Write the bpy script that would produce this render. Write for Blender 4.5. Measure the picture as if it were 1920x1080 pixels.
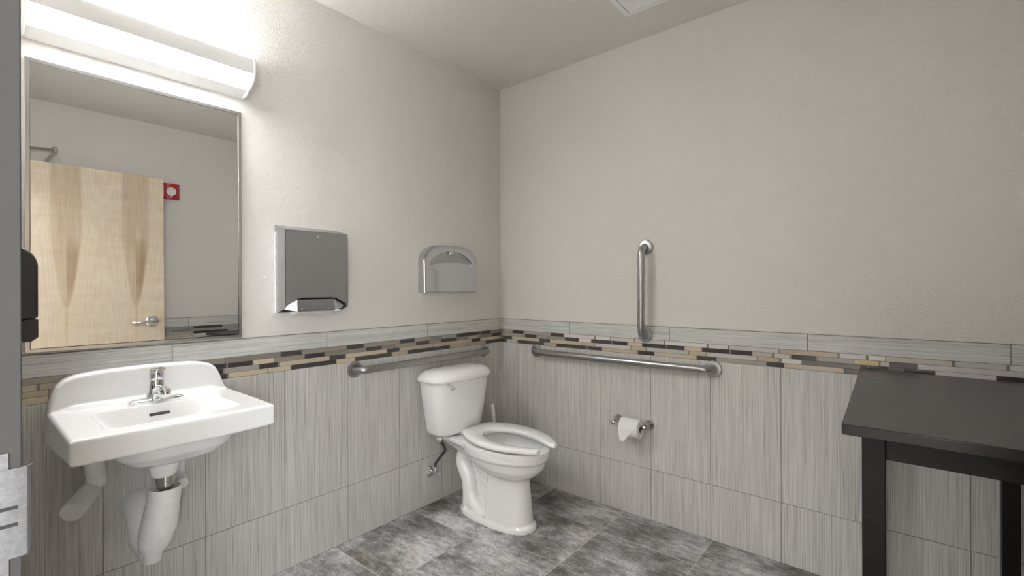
import bpy, bmesh, math, random
from mathutils import Vector, Matrix
from math import sin, cos, pi, radians

for o in list(bpy.data.objects):
    bpy.data.objects.remove(o)
S = bpy.context.scene
COL = S.collection
random.seed(7)

# ------------------------------------------------------------------ camera
F_PX, YAW, PITCH, ROLL = 880.27, 0.6960, 0.0006, -0.0034
CAM = Vector((2.1215, -2.4194, 1.2498))
fw = Vector((-sin(YAW) * cos(PITCH), cos(YAW) * cos(PITCH), sin(PITCH)))
rt = Vector((cos(YAW), sin(YAW), 0))
up = rt.cross(fw)
r2 = rt * cos(ROLL) + up * sin(ROLL)
u2 = up * cos(ROLL) - rt * sin(ROLL)
cd = bpy.data.cameras.new('camera')
cd.sensor_width = 36.0
cd.lens = F_PX * 36.0 / 1920.0
cd.clip_start = 0.02
cam = bpy.data.objects.new('camera', cd)
COL.objects.link(cam)
cam.matrix_world = Matrix(((r2.x, u2.x, -fw.x, CAM.x), (r2.y, u2.y, -fw.y, CAM.y), (r2.z, u2.z, -fw.z, CAM.z), (0, 0, 0, 1)))
S.camera = cam

# ------------------------------------------------------------------ light, exposure
SKY = 4.5                 # fill light through the opening added at the hall's end
wd = bpy.data.worlds.new('world')
S.world = wd
wd.use_nodes = True
wd.node_tree.nodes['Background'].inputs[0].default_value = (.96, .985, 1.0, 1)
wd.node_tree.nodes['Background'].inputs[1].default_value = SKY
S.view_settings.view_transform = 'Standard'
S.view_settings.look = 'None'
S.view_settings.gamma = 1.0
S.view_settings.use_curve_mapping = False
S.view_settings.exposure = 2.27
VANITY_STRENGTH = 54.0     # lens of the lamp over the mirror
VANITY_TOP = 7.8          # clear top slot of the same lamp
HALL_POWER = 28.0          # unseen fill lamp added in the hall behind the doorway

W, H = 2.51, 2.606         # room width (x) and ceiling height
NY = -2.38                 # inner face of the doorway wall
TILE_TOP = 1.0455

# ------------------------------------------------------------------ materials
def mat(name, col=(.8, .8, .8), rough=.5, metal=0., coat=0., spec=.5, emit=None, strength=0.):
    m = bpy.data.materials.new(name)
    m.use_nodes = True
    b = m.node_tree.nodes['Principled BSDF']
    b.inputs['Base Color'].default_value = (*col, 1)
    b.inputs['Roughness'].default_value = rough
    b.inputs['Metallic'].default_value = metal
    b.inputs['Coat Weight'].default_value = coat
    b.inputs['Coat Roughness'].default_value = .03
    b.inputs['Specular IOR Level'].default_value = spec
    if emit:
        b.inputs['Emission Color'].default_value = (*emit, 1)
        b.inputs['Emission Strength'].default_value = strength
    return m

class NT:
    """small helper for building node trees"""
    def __init__(s, m):
        s.t = m.node_tree
        s.b = s.t.nodes['Principled BSDF']
    def n(s, kind, **kw):
        x = s.t.nodes.new('ShaderNode' + kind)
        for k, v in kw.items():
            setattr(x, k, v)
        return x
    def l(s, a, b):
        s.t.links.new(a, b)
    def math(s, op, a, b=None):
        x = s.n('Math', operation=op)
        for i, v in enumerate((a, b)):
            if v is None:
                continue
            if isinstance(v, (int, float)):
                x.inputs[i].default_value = v
            else:
                s.l(v, x.inputs[i])
        return x.outputs[0]
    def pos(s):
        g = s.n('NewGeometry')
        x = s.n('SeparateXYZ')
        s.l(g.outputs['Position'], x.inputs[0])
        return x.outputs
    def vec(s, a, b, c):
        x = s.n('CombineXYZ')
        for i, v in enumerate((a, b, c)):
            if isinstance(v, (int, float)):
                x.inputs[i].default_value = v
            else:
                s.l(v, x.inputs[i])
        return x.outputs[0]
    def noise(s, v, scale=1., detail=3., rough=.55):
        x = s.n('TexNoise')
        x.inputs['Scale'].default_value = scale
        x.inputs['Detail'].default_value = detail
        x.inputs['Roughness'].default_value = rough
        if v is not None:
            s.l(v, x.inputs['Vector'])
        return x.outputs['Fac']
    def ramp(s, f, stops):
        x = s.n('ValToRGB')
        e = x.color_ramp.elements
        while len(e) < len(stops):
            e.new(.5)
        for i, (p, c) in enumerate(stops):
            e[i].position = p
            e[i].color = (*c, 1) if len(c) == 3 else c
        s.l(f, x.inputs[0])
        return x.outputs[0]
    def mix(s, f, a, b, mode='MIX'):
        x = s.n('Mix', data_type='RGBA', blend_type=mode)
        if isinstance(f, (int, float)):
            x.inputs[0].default_value = f
        else:
            s.l(f, x.inputs[0])
        for i, v in ((6, a), (7, b)):
            if isinstance(v, tuple):
                x.inputs[i].default_value = (*v, 1)
            else:
                s.l(v, x.inputs[i])
        return x.outputs[2]
    def bump(s, h, strength, dist):
        x = s.n('Bump')
        x.inputs['Strength'].default_value = strength
        x.inputs['Distance'].default_value = dist
        s.l(h, x.inputs['Height'])
        s.l(x.outputs[0], s.b.inputs['Normal'])
    def attr(s, name):
        x = s.n('Attribute', attribute_name=name)
        return x.outputs['Fac']
    def col(s, c):
        s.l(c, s.b.inputs['Base Color'])

def paint(name, col, strength=.8):
    m = mat(name, col, .62, spec=.35)
    n = NT(m)
    g = n.n('NewGeometry').outputs['Position']
    a = n.noise(g, 205, 2.5, .55)
    a = n.ramp(a, [(.38, (0, 0, 0)), (.62, (1, 1, 1))])
    n.bump(a, strength, .0015)
    b = n.noise(g, 1.3, 2)
    n.col(n.mix(b, tuple(c * .97 for c in col), tuple(min(1, c * 1.03) for c in col)))
    return m

M = {}
M['paint'] = paint('wall_paint', (.722, .691, .653))
M['ceiling'] = paint('ceiling_paint', (.775, .743, .70), .7)
M['grout'] = mat('tile_grout', (.22, .20, .18), .85)
M['floor_grout'] = mat('floor_grout', (.58, .57, .55), .8)

def streak(name, horiz, tint, k=1.):
    m = mat(name, (.4, .4, .4), .42, spec=.4)
    n = NT(m)
    p = n.pos()
    s = n.math('ADD', p[0], p[1])
    a, b = (p[2], s) if horiz else (s, p[2])
    r = n.math('MULTIPLY', n.attr('rnd'), 53.)
    wob = n.math('MULTIPLY', n.noise(n.vec(n.math('MULTIPLY', a, 30), n.math('MULTIPLY', b, 9), r), 1., 2), .0009)
    a = n.math('ADD', a, wob)
    v1 = n.vec(n.math('MULTIPLY', a, 420), n.math('MULTIPLY', b, 3.2), r)
    v2 = n.vec(n.math('MULTIPLY', a, 95), n.math('MULTIPLY', b, .6), r)
    v3 = n.vec(n.math('MULTIPLY', a, 640), n.math('MULTIPLY', b, 9), r)
    f1 = n.noise(v1, 1., 2.5, .6)
    f2 = n.noise(v2, 1., 2., .5)
    f3 = n.noise(v3, 1., 2., .5)
    f = n.math('ADD', n.math('MULTIPLY', f1, .62), n.math('ADD', n.math('MULTIPLY', f2, .13), n.math('MULTIPLY', f3, .25)))
    d, mcol, l = [(tuple(c * t for c, t in zip(cc, tint))) for cc in ((.235, .225, .212), (.51, .497, .473), (.67, .655, .63))]
    c = n.ramp(f, [(.31, d), (.46, mcol), (.62, l)])
    n.col(c)
    n.bump(f, .12, .002)
    return m

M['field'] = streak('wall_tile_linen', False, (1, 1, 1))
M['border'] = streak('border_tile_linen', True, (1.0, 1.02, 1.03))

def glass_tile(name, col, rough=.16):
    m = mat(name, col, rough, coat=.3)
    n = NT(m)
    r = n.attr('rnd')
    n.col(n.mix(r, tuple(c * .82 for c in col), tuple(min(1, c * 1.15) for c in col)))
    return m
MOS = {'D': glass_tile('mosaic_charcoal', (.062, .056, .054), .14), 'B': glass_tile('mosaic_beige', (.50, .42, .31), .35),
       'T': glass_tile('mosaic_taupe', (.27, .24, .21), .2), 'G': glass_tile('mosaic_grey', (.36, .34, .31), .2),
       'W': glass_tile('mosaic_pale', (.60, .575, .555), .2), 'K': glass_tile('mosaic_sand', (.48, .43, .36), .3),
       'M': glass_tile('mosaic_brown', (.14, .12, .105), .15), 'Y': glass_tile('mosaic_ochre', (.60, .46, .26), .3)}

m = M['floor'] = mat('floor_tile_slate', (.2, .2, .2), .38, spec=.45)
n = NT(m)
p = n.pos()
r = n.math('MULTIPLY', n.attr('rnd'), 91.)
v = n.vec(p[0], p[1], r)
a = n.noise(v, 3.6, 7, .6)
v2 = n.vec(n.math('MULTIPLY', p[0], 1.), n.math('MULTIPLY', p[1], 2.6), r)
b = n.noise(v2, 16, 8, .72)
c = n.noise(v, 130, 3, .6)
f = n.math('ADD', n.math('MULTIPLY', a, .50), n.math('ADD', n.math('MULTIPLY', b, .34), n.math('MULTIPLY', c, .16)))
c1 = n.ramp(f, [(.37, (.075, .066, .058)), (.45, (.19, .182, .173)), (.51, (.36, .358, .356)), (.60, (.74, .74, .75))])
wn = n.noise(n.vec(p[0], p[1], n.math('ADD', r, 7.)), 3.2, 3)
c2 = n.mix(n.ramp(wn, [(.5, (0, 0, 0)), (.68, (.55, .55, .55))]), c1, n.mix(1., c1, (1.0, .90, .78), 'MULTIPLY'))
n.col(c2)
n.bump(f, .3, .002)

def metal(name, col, rough, stretch=None):
    m = mat(name, col, rough, 1.)
    if stretch:
        n = NT(m)
        p = n.pos()
        v = n.vec(*[n.math('MULTIPLY', p[i], stretch[i]) for i in range(3)])
        f = n.noise(v, 1., 3)
        n.l(n.math('ADD', n.math('MULTIPLY', f, .18), rough - .09), n.b.inputs['Roughness'])
    return m
M['steel'] = metal('brushed_steel', (.42, .415, .41), .33, (60, 60, 60))
M['steel_sheet'] = metal('satin_steel_sheet', (.47, .475, .485), .40, (14, 14, 14))
M['steel_polish'] = metal('polished_steel_sheet', (.60, .615, .64), .17)
M['steel_frame'] = metal('mirror_frame_steel', (.72, .715, .705), .24)
M['chrome'] = metal('chrome', (.82, .83, .84), .05)
M['nickel'] = metal('satin_nickel', (.55, .53, .50), .18)
M['mirror'] = metal('mirror_silver', (.93, .935, .93), .0)
M['porcelain'] = mat('white_porcelain', (.87, .868, .86), .09, coat=.3)
M['seat'] = mat('white_seat_plastic', (.87, .867, .86), .22, coat=.15)
M['white'] = mat('white_enamel', (.80, .80, .79), .3)
M['vent_white'] = mat('white_vent_enamel', (.90, .90, .90), .4)
M['plastic_white'] = mat('white_plastic', (.82, .81, .785), .4)
M['pvc'] = mat('white_vinyl_cover', (.62, .615, .605), .5)
n = NT(M['pvc'])
g = n.n('NewGeometry').outputs['Position']
f = n.noise(g, 26, 5, .7)
n.col(n.ramp(f, [(.26, (.66, .655, .65)), (.42, (.84, .835, .825)), (.7, (.87, .865, .855))]))
n.bump(n.noise(g, 160, 3), .25, .001)
M['paper'] = mat('tissue_paper', (.80, .80, .80), .9)
n = NT(M['paper'])
n.bump(n.noise(n.n('NewGeometry').outputs['Position'], 420, 2), .3, .0008)
M['towel_paper'] = mat('towel_paper', (.72, .69, .64), .9)
M['cardboard'] = mat('cardboard_core', (.20, .17, .14), .9)
M['dark'] = mat('dark_cavity', (.012, .012, .012), .7)
M['black_plastic'] = mat('black_plastic', (.036, .036, .038), .42)
M['grey_plastic'] = mat('smoked_window', (.30, .30, .31), .12, coat=.4)
M['frame_paint'] = mat('grey_frame_enamel', (.058, .057, .055), .85, spec=.04)
M['rubber'] = mat('braided_hose', (.045, .045, .047), .45)
M['red'] = mat('red_alarm_plastic', (.42, .012, .02), .35)
M['clear'] = mat('clear_strobe_lens', (.75, .78, .80), .06, coat=.5)
M['letter'] = mat('white_lettering', (.75, .73, .72), .6)
M['strike'] = mat('zinc_strike', (.30, .30, .305), .45, .35)
n = NT(M['strike'])
f = n.noise(n.n('NewGeometry').outputs['Position'], 190, 4, .65)
n.col(n.ramp(f, [(.35, (.125, .125, .128)), (.65, (.165, .165, .17))]))

m = M['espresso'] = mat('espresso_stained_wood', (.016, .013, .012), .3, spec=.22)
n = NT(m)
p = n.pos()
f = n.noise(n.vec(n.math('MULTIPLY', p[0], 14), n.math('MULTIPLY', p[1], 90), n.math('MULTIPLY', p[2], 60)), 1., 4, .6)
n.col(n.ramp(f, [(.3, (.004, .0034, .0033)), (.7, (.010, .0085, .008))]))
n.l(n.math('ADD', n.math('MULTIPLY', f, .12), .30), n.b.inputs['Roughness'])
n.bump(f, .06, .0008)
m = M['table_top'] = m.copy()
m.name = 'espresso_lacquered_top'
m.node_tree.nodes['Principled BSDF'].inputs['Coat Weight'].default_value = .4
m.node_tree.nodes['Principled BSDF'].inputs['Coat Roughness'].default_value = .12

# maple veneer, book-matched leaves about .2 m wide; door lies in a plane of constant x, so y runs across it
m = M['maple'] = mat('maple_veneer', (.6, .45, .28), .5, spec=.35)
n = NT(m)
p = n.pos()
LEAF = .191
q = n.math('DIVIDE', n.math('ADD', p[1], 1.525), LEAF)
pp = n.math('PINGPONG', q, 1.)                                   # mirror every leaf
wav = n.noise(n.vec(n.math('MULTIPLY', pp, 1.4), 3.3, n.math('MULTIPLY', p[2], 1.3)), 1., 2)
zz = n.math('SUBTRACT', p[2], 1.62)
cath = n.math('ADD', n.math('MULTIPLY', n.math('POWER', n.math('SUBTRACT', 1., pp), 1.6), 1.1), n.math('ADD', n.math('MULTIPLY', n.math('ABSOLUTE', zz), -.42), n.math('MULTIPLY', wav, .6)))
rings = n.math('SINE', n.math('MULTIPLY', cath, 48.))
fine = n.noise(n.vec(n.math('MULTIPLY', p[1], 240), 0., n.math('MULTIPLY', p[2], 5)), 1., 3)
cloud = n.noise(n.vec(n.math('MULTIPLY', p[1], 5), 2., n.math('MULTIPLY', p[2], 16)), 1., 3)
mixv = n.math('ADD', n.math('MULTIPLY', rings, .045), n.math('ADD', n.math('MULTIPLY', fine, .5), n.math('MULTIPLY', cloud, .5)))
base = n.ramp(mixv, [(.28, (.57, .445, .315)), (.5, (.67, .555, .42)), (.72, (.74, .645, .52))])
# heartwood: a darker tongue along every second seam, narrowing downward to a point
wid = n.math('MAXIMUM', n.math('MULTIPLY', n.math('SUBTRACT', p[2], 1.15), 1.9), 0.)
wid = n.math('MULTIPLY', n.math('MINIMUM', n.math('POWER', wid, .6), 1.), .42)
wid = n.math('ADD', wid, n.math('MULTIPLY', n.math('SUBTRACT', wav, .5), .10))
edge = n.math('SUBTRACT', wid, pp)
heart = n.ramp(n.math('ADD', n.math('MULTIPLY', edge, 11.), .5), [(0., (0, 0, 0)), (1., (1, 1, 1))])
dk = n.noise(n.vec(n.math('MULTIPLY', p[1], 34), 1., n.math('MULTIPLY', p[2], 2.6)), 1., 3)
side = n.math('LESS_THAN', n.math('MODULO', n.math('ADD', q, 20.), 2.), 1.)
zb = n.ramp(n.math('MULTIPLY', n.math('SUBTRACT', p[2], 1.1), 1.25), [(.06, (0, 0, 0)), (.30, (1, 1, 1)), (.50, (1, 1, 1)), (.72, (0, 0, 0))])
boost = n.math('MULTIPLY', n.math('MULTIPLY', side, zb), .42)
heart = n.math('MULTIPLY', heart, n.math('ADD', n.math('MULTIPLY', dk, .80), boost))
n.col(n.mix(heart, base, (.34, .225, .125)))

# ------------------------------------------------------------------ mesh helpers
ORG = {}
def thing(name, label, cat, loc=(0, 0, 0), group=None):
    o = bpy.data.objects.new(name, None)
    o.empty_display_size = .05
    COL.objects.link(o)
    o.location = loc
    o['label'] = label
    o['category'] = cat
    if group:
        o['group'] = group
    ORG[o.name] = Vector(loc)
    return o

def obj(name, bm, mats, parent=None, smooth=None, bevel=None, label=None, kind=None, segs=2, recalc=True):
    """bm holds WORLD coordinates"""
    if recalc:
        bmesh.ops.recalc_face_normals(bm, faces=bm.faces[:])
    if parent is not None:
        org = ORG[parent.name]
    else:
        xs = [v.co for v in bm.verts]
        org = Vector((sum(c.x for c in xs) / len(xs), sum(c.y for c in xs) / len(xs), min(c.z for c in xs)))
    for v in bm.verts:
        v.co -= org
    me = bpy.data.meshes.new(name)
    bm.to_mesh(me)
    bm.free()
    for x in (mats if isinstance(mats, (list, tuple)) else [mats]):
        me.materials.append(x)
    o = bpy.data.objects.new(name, me)
    COL.objects.link(o)
    if parent is not None:
        o.parent = parent
    else:
        o.location = org
    ORG[o.name] = org
    if bevel:
        b = o.modifiers.new('bevel', 'BEVEL')
        b.width = bevel
        b.segments = segs
        b.limit_method = 'ANGLE'
        b.angle_limit = radians(32)
        b.harden_normals = False
    if smooth is not None or bevel:
        me.polygons.foreach_set('use_smooth', [True] * len(me.polygons))
        me.set_sharp_from_angle(angle=radians(smooth if smooth is not None else 32))
    if label:
        o['label'] = label
    if kind:
        o['kind'] = kind
    return o

def bake(o, smooth=40):
    dg = bpy.context.evaluated_depsgraph_get()
    me = bpy.data.meshes.new_from_object(o.evaluated_get(dg))
    o.modifiers.clear()
    o.data = me
    me.polygons.foreach_set('use_smooth', [True] * len(me.polygons))
    me.set_sharp_from_angle(angle=radians(smooth))

def box(bm, a, b, mi=0):
    x0, y0, z0 = a
    x1, y1, z1 = b
    vs = [bm.verts.new(c) for c in ((x0, y0, z0), (x1, y0, z0), (x1, y1, z0), (x0, y1, z0), (x0, y0, z1), (x1, y0, z1), (x1, y1, z1), (x0, y1, z1))]
    for q in ((0, 3, 2, 1), (4, 5, 6, 7), (0, 1, 5, 4), (1, 2, 6, 5), (2, 3, 7, 6), (3, 0, 4, 7)):
        f = bm.faces.new([vs[i] for i in q])
        f.material_index = mi
    return vs

def loft(bm, rings, cap=True, mi=0, closed=True):
    R = [[bm.verts.new(p) for p in ring] for ring in rings]
    k = len(R[0])
    for a, b in zip(R, R[1:]):
        for i in range(k if closed else k - 1):
            j = (i + 1) % k
            f = bm.faces.new((a[i], a[j], b[j], b[i]))
            f.material_index = mi
    if cap:
        for r in (R[0], R[-1]):
            f = bm.faces.new(r)
            f.material_index = mi
    return R

def ell(cx, cy, z, a, b, e=2., k=48, fn=None):
    out = []
    for i in range(k):
        t = 2 * pi * i / k
        c, s = cos(t), sin(t)
        x = math.copysign(abs(c) ** (2 / e), c) * a
        y = math.copysign(abs(s) ** (2 / e), s) * b
        out.append((cx + x, cy + y, z))
    return out

def catmull(pts, n=8):
    P = [Vector(p) for p in pts]
    P = [P[0] * 2 - P[1]] + P + [P[-1] * 2 - P[-2]]
    out = []
    for i in range(1, len(P) - 2):
        for j in range(n):
            t = j / n
            a, b, c, d = P[i - 1], P[i], P[i + 1], P[i + 2]
            out.append(.5 * ((2 * b) + (c - a) * t + (2 * a - 5 * b + 4 * c - d) * t * t + (3 * b - a - 3 * c + d) * t ** 3))
    out.append(P[-2])
    return out

def tube(bm, path, rad, k=20, cap=True, mi=0):
    P = [Vector(p) for p in path]
    if isinstance(rad, (int, float)):
        rad = [rad] * len(P)
    T = []
    for i in range(len(P)):
        a = P[max(0, i - 1)]
        b = P[min(len(P) - 1, i + 1)]
        T.append((b - a).normalized())
    ref = Vector((0, 0, 1)) if abs(T[0].z) < .9 else Vector((1, 0, 0))
    N = (ref - T[0] * ref.dot(T[0])).normalized()
    rings = []
    for p, t, r in zip(P, T, rad):
        N = (N - t * N.dot(t)).normalized()
        B = t.cross(N)
        rings.append([p + (N * cos(2 * pi * i / k) + B * sin(2 * pi * i / k)) * r for i in range(k)])
    return loft(bm, rings, cap, mi)

def disc_stack(bm, origin, axis, prof, k=32, mi=0):
    """lathe: prof = [(distance along axis, radius)]"""
    ax = Vector(axis).normalized()
    ref = Vector((0, 0, 1)) if abs(ax.z) < .9 else Vector((1, 0, 0))
    N = (ref - ax * ref.dot(ax)).normalized()
    B = ax.cross(N)
    o = Vector(origin)
    rings = [[o + ax * d + (N * cos(2 * pi * i / k) + B * sin(2 * pi * i / k)) * max(r, 1e-4) for i in range(k)] for d, r in prof]
    return loft(bm, rings, True, mi)

def prism(bm, pts2, fn, d0, d1, mi=0):
    """pts2 = outline; fn(a, b, d) -> world point"""
    loft(bm, [[fn(a, b, d) for a, b in pts2] for d in (d0, d1)], True, mi)

# ------------------------------------------------------------------ room shell
def plane_box(name, a, b, m, kind='structure'):
    bm = bmesh.new()
    box(bm, a, b)
    return obj(name, bm, m, kind=kind)

T = .12
wl = plane_box('wall_left', (-T, NY - T, 0), (0, T, H), M['paint'])
wr = plane_box('wall_back', (0, 0, 0), (W, T, H), M['paint'])
wo = plane_box('wall_right', (W, NY - T, 0), (W + T, T, H), M['paint'])
plane_box('ceiling', (-T, NY - T, H), (W + T, T, H + .1), M['ceiling'])
DX0, DX1, DH = 1.40, 2.365, 2.165           # rough doorway
bm = bmesh.new()
box(bm, (0, NY - T, 0), (DX0 - .012, NY, H))
box(bm, (DX1 + .012, NY - T, 0), (W, NY, H))
box(bm, (DX0 - .012, NY - T, DH), (DX1 + .012, NY, H))
wn_ = obj('wall_front', bm, M['paint'], kind='structure')

# floor: square slate tiles on a grout bed
bm = bmesh.new()
box(bm, (-T, -4.1, -.08), (3.7, T, -.0009), 1)
gx = [-.027 + .4725 * i for i in range(-1, 10)]
gy = [.206 - .477 * i for i in range(-1, 10)]
rl = bm.faces.layers.float.new('rnd')
def quad_tile(x0, x1, y0, y1, z, h, ch):
    a = [(x0, y0), (x1, y0), (x1, y1), (x0, y1)]
    b = [(x0 + ch, y0 + ch), (x1 - ch, y0 + ch), (x1 - ch, y1 - ch), (x0 + ch, y1 - ch)]
    r = random.random()
    R = [[bm.verts.new((x, y, zz)) for x, y in s] for s, zz in ((a, z - h), (a, z - ch), (b, z))]
    fs = []
    for p_, q_ in zip(R, R[1:]):
        for i in range(4):
            fs.append(bm.faces.new((p_[i], p_[(i + 1) % 4], q_[(i + 1) % 4], q_[i])))
    fs.append(bm.faces.new(R[2]))
    for f in fs:
        f[rl] = r
for i in range(len(gx) - 1):
    for j in range(len(gy) - 1):
        x0, x1, y1, y0 = gx[i] + .0016, gx[i + 1] - .0016, gy[j] - .0016, gy[j + 1] + .0016
        x0, x1, y0, y1 = max(x0, -.004), min(x1, 3.6), max(y0, -4.05), min(y1, .004)
        if x1 - x0 > .02 and y1 - y0 > .02:
            quad_tile(x0, x1, y0, y1, 0., .006, .0012)
obj('floor', bm, [M['floor'], M['floor_grout']], kind='structure', recalc=False)

# ---- tiled wainscot: field tiles, mosaic strips, border tiles; each wall gets its own parts
def wall_map(side):
    return {'L': lambda s, z, d: (d, s, z), 'R': lambda s, z, d: (s, -d, z), 'O': lambda s, z, d: (W - d, s, z), 'N': lambda s, z, d: (s, NY + d, z)}[side]

def tiles_mesh(name, side, rects, mats, parent, d=.007, ch=.0008):
    """rects: (s0, s1, z0, z1, material index)"""
    bm = bmesh.new()
    rl = bm.faces.layers.float.new('rnd')
    mp = wall_map(side)
    for s0, s1, z0, z1, mi in rects:
        r = random.random()
        a = [(s0, z0), (s1, z0), (s1, z1), (s0, z1)]
        b = [(s0 + ch, z0 + ch), (s1 - ch, z0 + ch), (s1 - ch, z1 - ch), (s0 + ch, z1 - ch)]
        R = [[bm.verts.new(mp(s, z, dd)) for s, z in q] for q, dd in ((a, 0.), (a, d - ch), (b, d))]
        for p_, q_ in zip(R, R[1:]):
            for i in range(4):
                f = bm.faces.new((p_[i], p_[(i + 1) % 4], q_[(i + 1) % 4], q_[i]))
                f[rl] = r
                f.material_index = mi
        f = bm.faces.new(R[2])
        f[rl] = r
        f.material_index = mi
    return obj(name, bm, mats, parent)

ZS, ZM0, ZM1 = .2745, .8865, .9705
G = .0013
ML = ["-2.276,-2.175,T -1.889,-1.809,W -1.806,-1.708,T -1.703,-1.489,T -1.483,-1.388,D -1.385,-1.17,T -1.161,-1.068,D -1.063,-0.848,T -0.839,-0.745,D -0.742,-0.635,G -0.632,-0.543,T -0.536,-0.424,G -0.42,-0.215,D -0.211,-0.113,D -0.109,-0.01,T",
"-2.276,-2.243,B -2.238,-2.189,B -1.745,-1.699,D -1.694,-1.599,D -1.597,-1.511,B -1.508,-1.376,T -1.374,-1.279,D -1.277,-1.199,T -1.191,-1.06,T -1.052,-0.959,D -0.956,-0.874,T -0.871,-0.739,T -0.732,-0.639,D -0.635,-0.55,T -0.547,-0.417,D -0.413,-0.32,T -0.317,-0.232,B -0.228,-0.1,T -0.095,-0.01,D",
"-2.276,-2.216,B -2.215,-2.175,B -1.706,-1.574,G -1.572,-1.493,D -1.488,-1.253,B -1.252,-1.171,D -1.167,-0.928,B -0.925,-0.848,D -0.845,-0.609,B -0.605,-0.293,B -0.289,-0.211,D -0.207,-0.01,B",
"-2.276,-2.216,B -1.691,-1.539,B -1.536,-1.438,B -1.436,-1.219,D -1.217,-1.117,B -1.115,-0.897,D -0.894,-0.794,B -0.791,-0.574,D -0.571,-0.478,D -0.474,-0.328,B -0.324,-0.16,B -0.156,-0.01,D"]
MR = ["0.009,0.107,G 0.112,0.202,D 0.206,0.42,G 0.422,0.516,D 0.52,0.732,W 0.741,0.833,W 0.836,0.98,W 0.984,1.149,W 1.155,1.367,W 1.375,1.466,W 1.473,1.683,W 1.687,1.905,B 1.911,2.001,W 2.008,2.063,W 2.065,2.26,K 2.267,2.402,W 2.408,2.5,W",
"0.009,0.087,G 0.09,0.213,G 0.216,0.307,D 0.311,0.39,G 0.397,0.525,G 0.528,0.623,D 0.627,0.709,W 0.712,0.84,D 0.846,0.939,D 0.941,1.027,B 1.028,1.159,D 1.162,1.255,D 1.257,1.343,B 1.345,1.473,D 1.48,1.572,D 1.574,1.657,K 1.665,1.728,W 1.734,1.825,D 1.831,1.96,G 1.961,2.043,Y 2.047,2.075,W 2.077,2.159,D 2.161,2.5,W",
"0.009,0.022,B 0.025,0.102,D 0.105,0.331,B 0.334,0.413,D 0.415,0.648,B 0.65,0.732,B 0.735,0.959,W 0.962,1.047,B 1.05,1.278,W 1.28,1.364,B 1.368,1.594,W 1.598,1.686,B 1.695,1.772,W 1.777,1.983,M 1.985,2.006,D 2.01,2.071,D 2.072,2.119,M 2.121,2.211,D 2.213,2.375,W 2.376,2.5,D",
"0.009,0.055,D 0.058,0.151,W 0.154,0.366,D 0.369,0.463,K 0.465,0.679,D 0.686,0.779,D 0.782,1.001,B 1.003,1.095,D 1.097,1.317,B 1.319,1.412,D 1.414,1.632,G 1.635,1.704,D 1.705,1.926,B 1.927,1.978,D 1.979,2.181,M 2.183,2.411,B 2.412,2.5,M"]
KEYS = 'DBTGWKMY'
def random_row(a, b, pool):
    out, s = [], a
    while s < b - .01:
        w = random.choice((.095, .13, .21, .22))
        e = min(b, s + w)
        out.append((s, e - .003, random.choice(pool)))
        s = e
    return out
def mosaic(side, rows, lo, hi, pool):
    hh = (ZM1 - ZM0) / 4
    rects = []
    for i in range(4):
        z1 = ZM1 - hh * i - G * .5
        z0 = ZM1 - hh * (i + 1) + G * .5
        if rows:
            segs = sorted((float(a), float(b), c) for a, b, c in (t.split(',') for t in rows[i].split()))
            full, s = [], lo
            for a, b, c in segs:
                if a - s > .012:
                    full += random_row(s, a - .002, pool)
                full.append((max(a, s), b, c))
                s = b
            if hi - s > .012:
                full += random_row(s + .002, hi, pool)
        else:
            full = random_row(lo - .05 * i, hi, pool)
            full[0] = (lo, full[0][1], full[0][2])
        rects += [(a, b - .0012, z0, z1, KEYS.index(c)) for a, b, c in full if b - a > .006]
    return rects
def wainscot(side, wall, lo, hi, j0, bj0, rows, pool, name):
    bm = bmesh.new()
    mp = wall_map(side)
    prism(bm, [(lo, 0), (hi, 0), (hi, TILE_TOP), (lo, TILE_TOP)], mp, 0., .0052)
    g = obj('grout', bm, M['grout'], wall)
    st = .3083
    k0 = math.floor((lo - j0) / st)
    cols = [j0 + st * k for k in range(k0, k0 + 14)]
    R = []
    for a, b in zip(cols, cols[1:]):
        a, b = max(a + G, lo + .001), min(b - G, hi - .001)
        if b - a > .01:
            R.append((a, b, .002, ZS - G, 0))
            R.append((a, b, ZS + G, ZM0 - G, 0))
    tiles_mesh('field_tile', side, R, M['field'], wall)
    tiles_mesh('mosaic_band', side, mosaic(side, rows, lo + .001, hi - .001, pool), [MOS[k] for k in KEYS], wall, d=.0068)
    st = .6165
    k0 = math.floor((lo - bj0) / st)
    cols = [bj0 + st * k for k in range(k0, k0 + 8)]
    R = []
    for a, b in zip(cols, cols[1:]):
        a, b = max(a + G * 1.2, lo + .001), min(b - G * 1.2, hi - .001)
        if b - a > .01:
            R.append((a, b, ZM1 + G, TILE_TOP - .003, 0))
    tiles_mesh('border_tile', side, R, M['border'], wall)
for o_ in (wl, wr, wo, wn_):
    ORG[o_.name] = Vector(o_.location)
wainscot('L', wl, NY, 0., -1.1585, -.0345, ML, 'TTBBD', 'left')
wainscot('R', wr, 0., W, .1495, -.0545, MR, 'GWBD', 'back')
wainscot('O', wo, NY, 0., -.84, -1.14, None, 'DDGGWBT', 'right')
wainscot('N', wn_, 0., DX0 - .07, .2, .3, None, 'GWBD', 'front')

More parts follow.
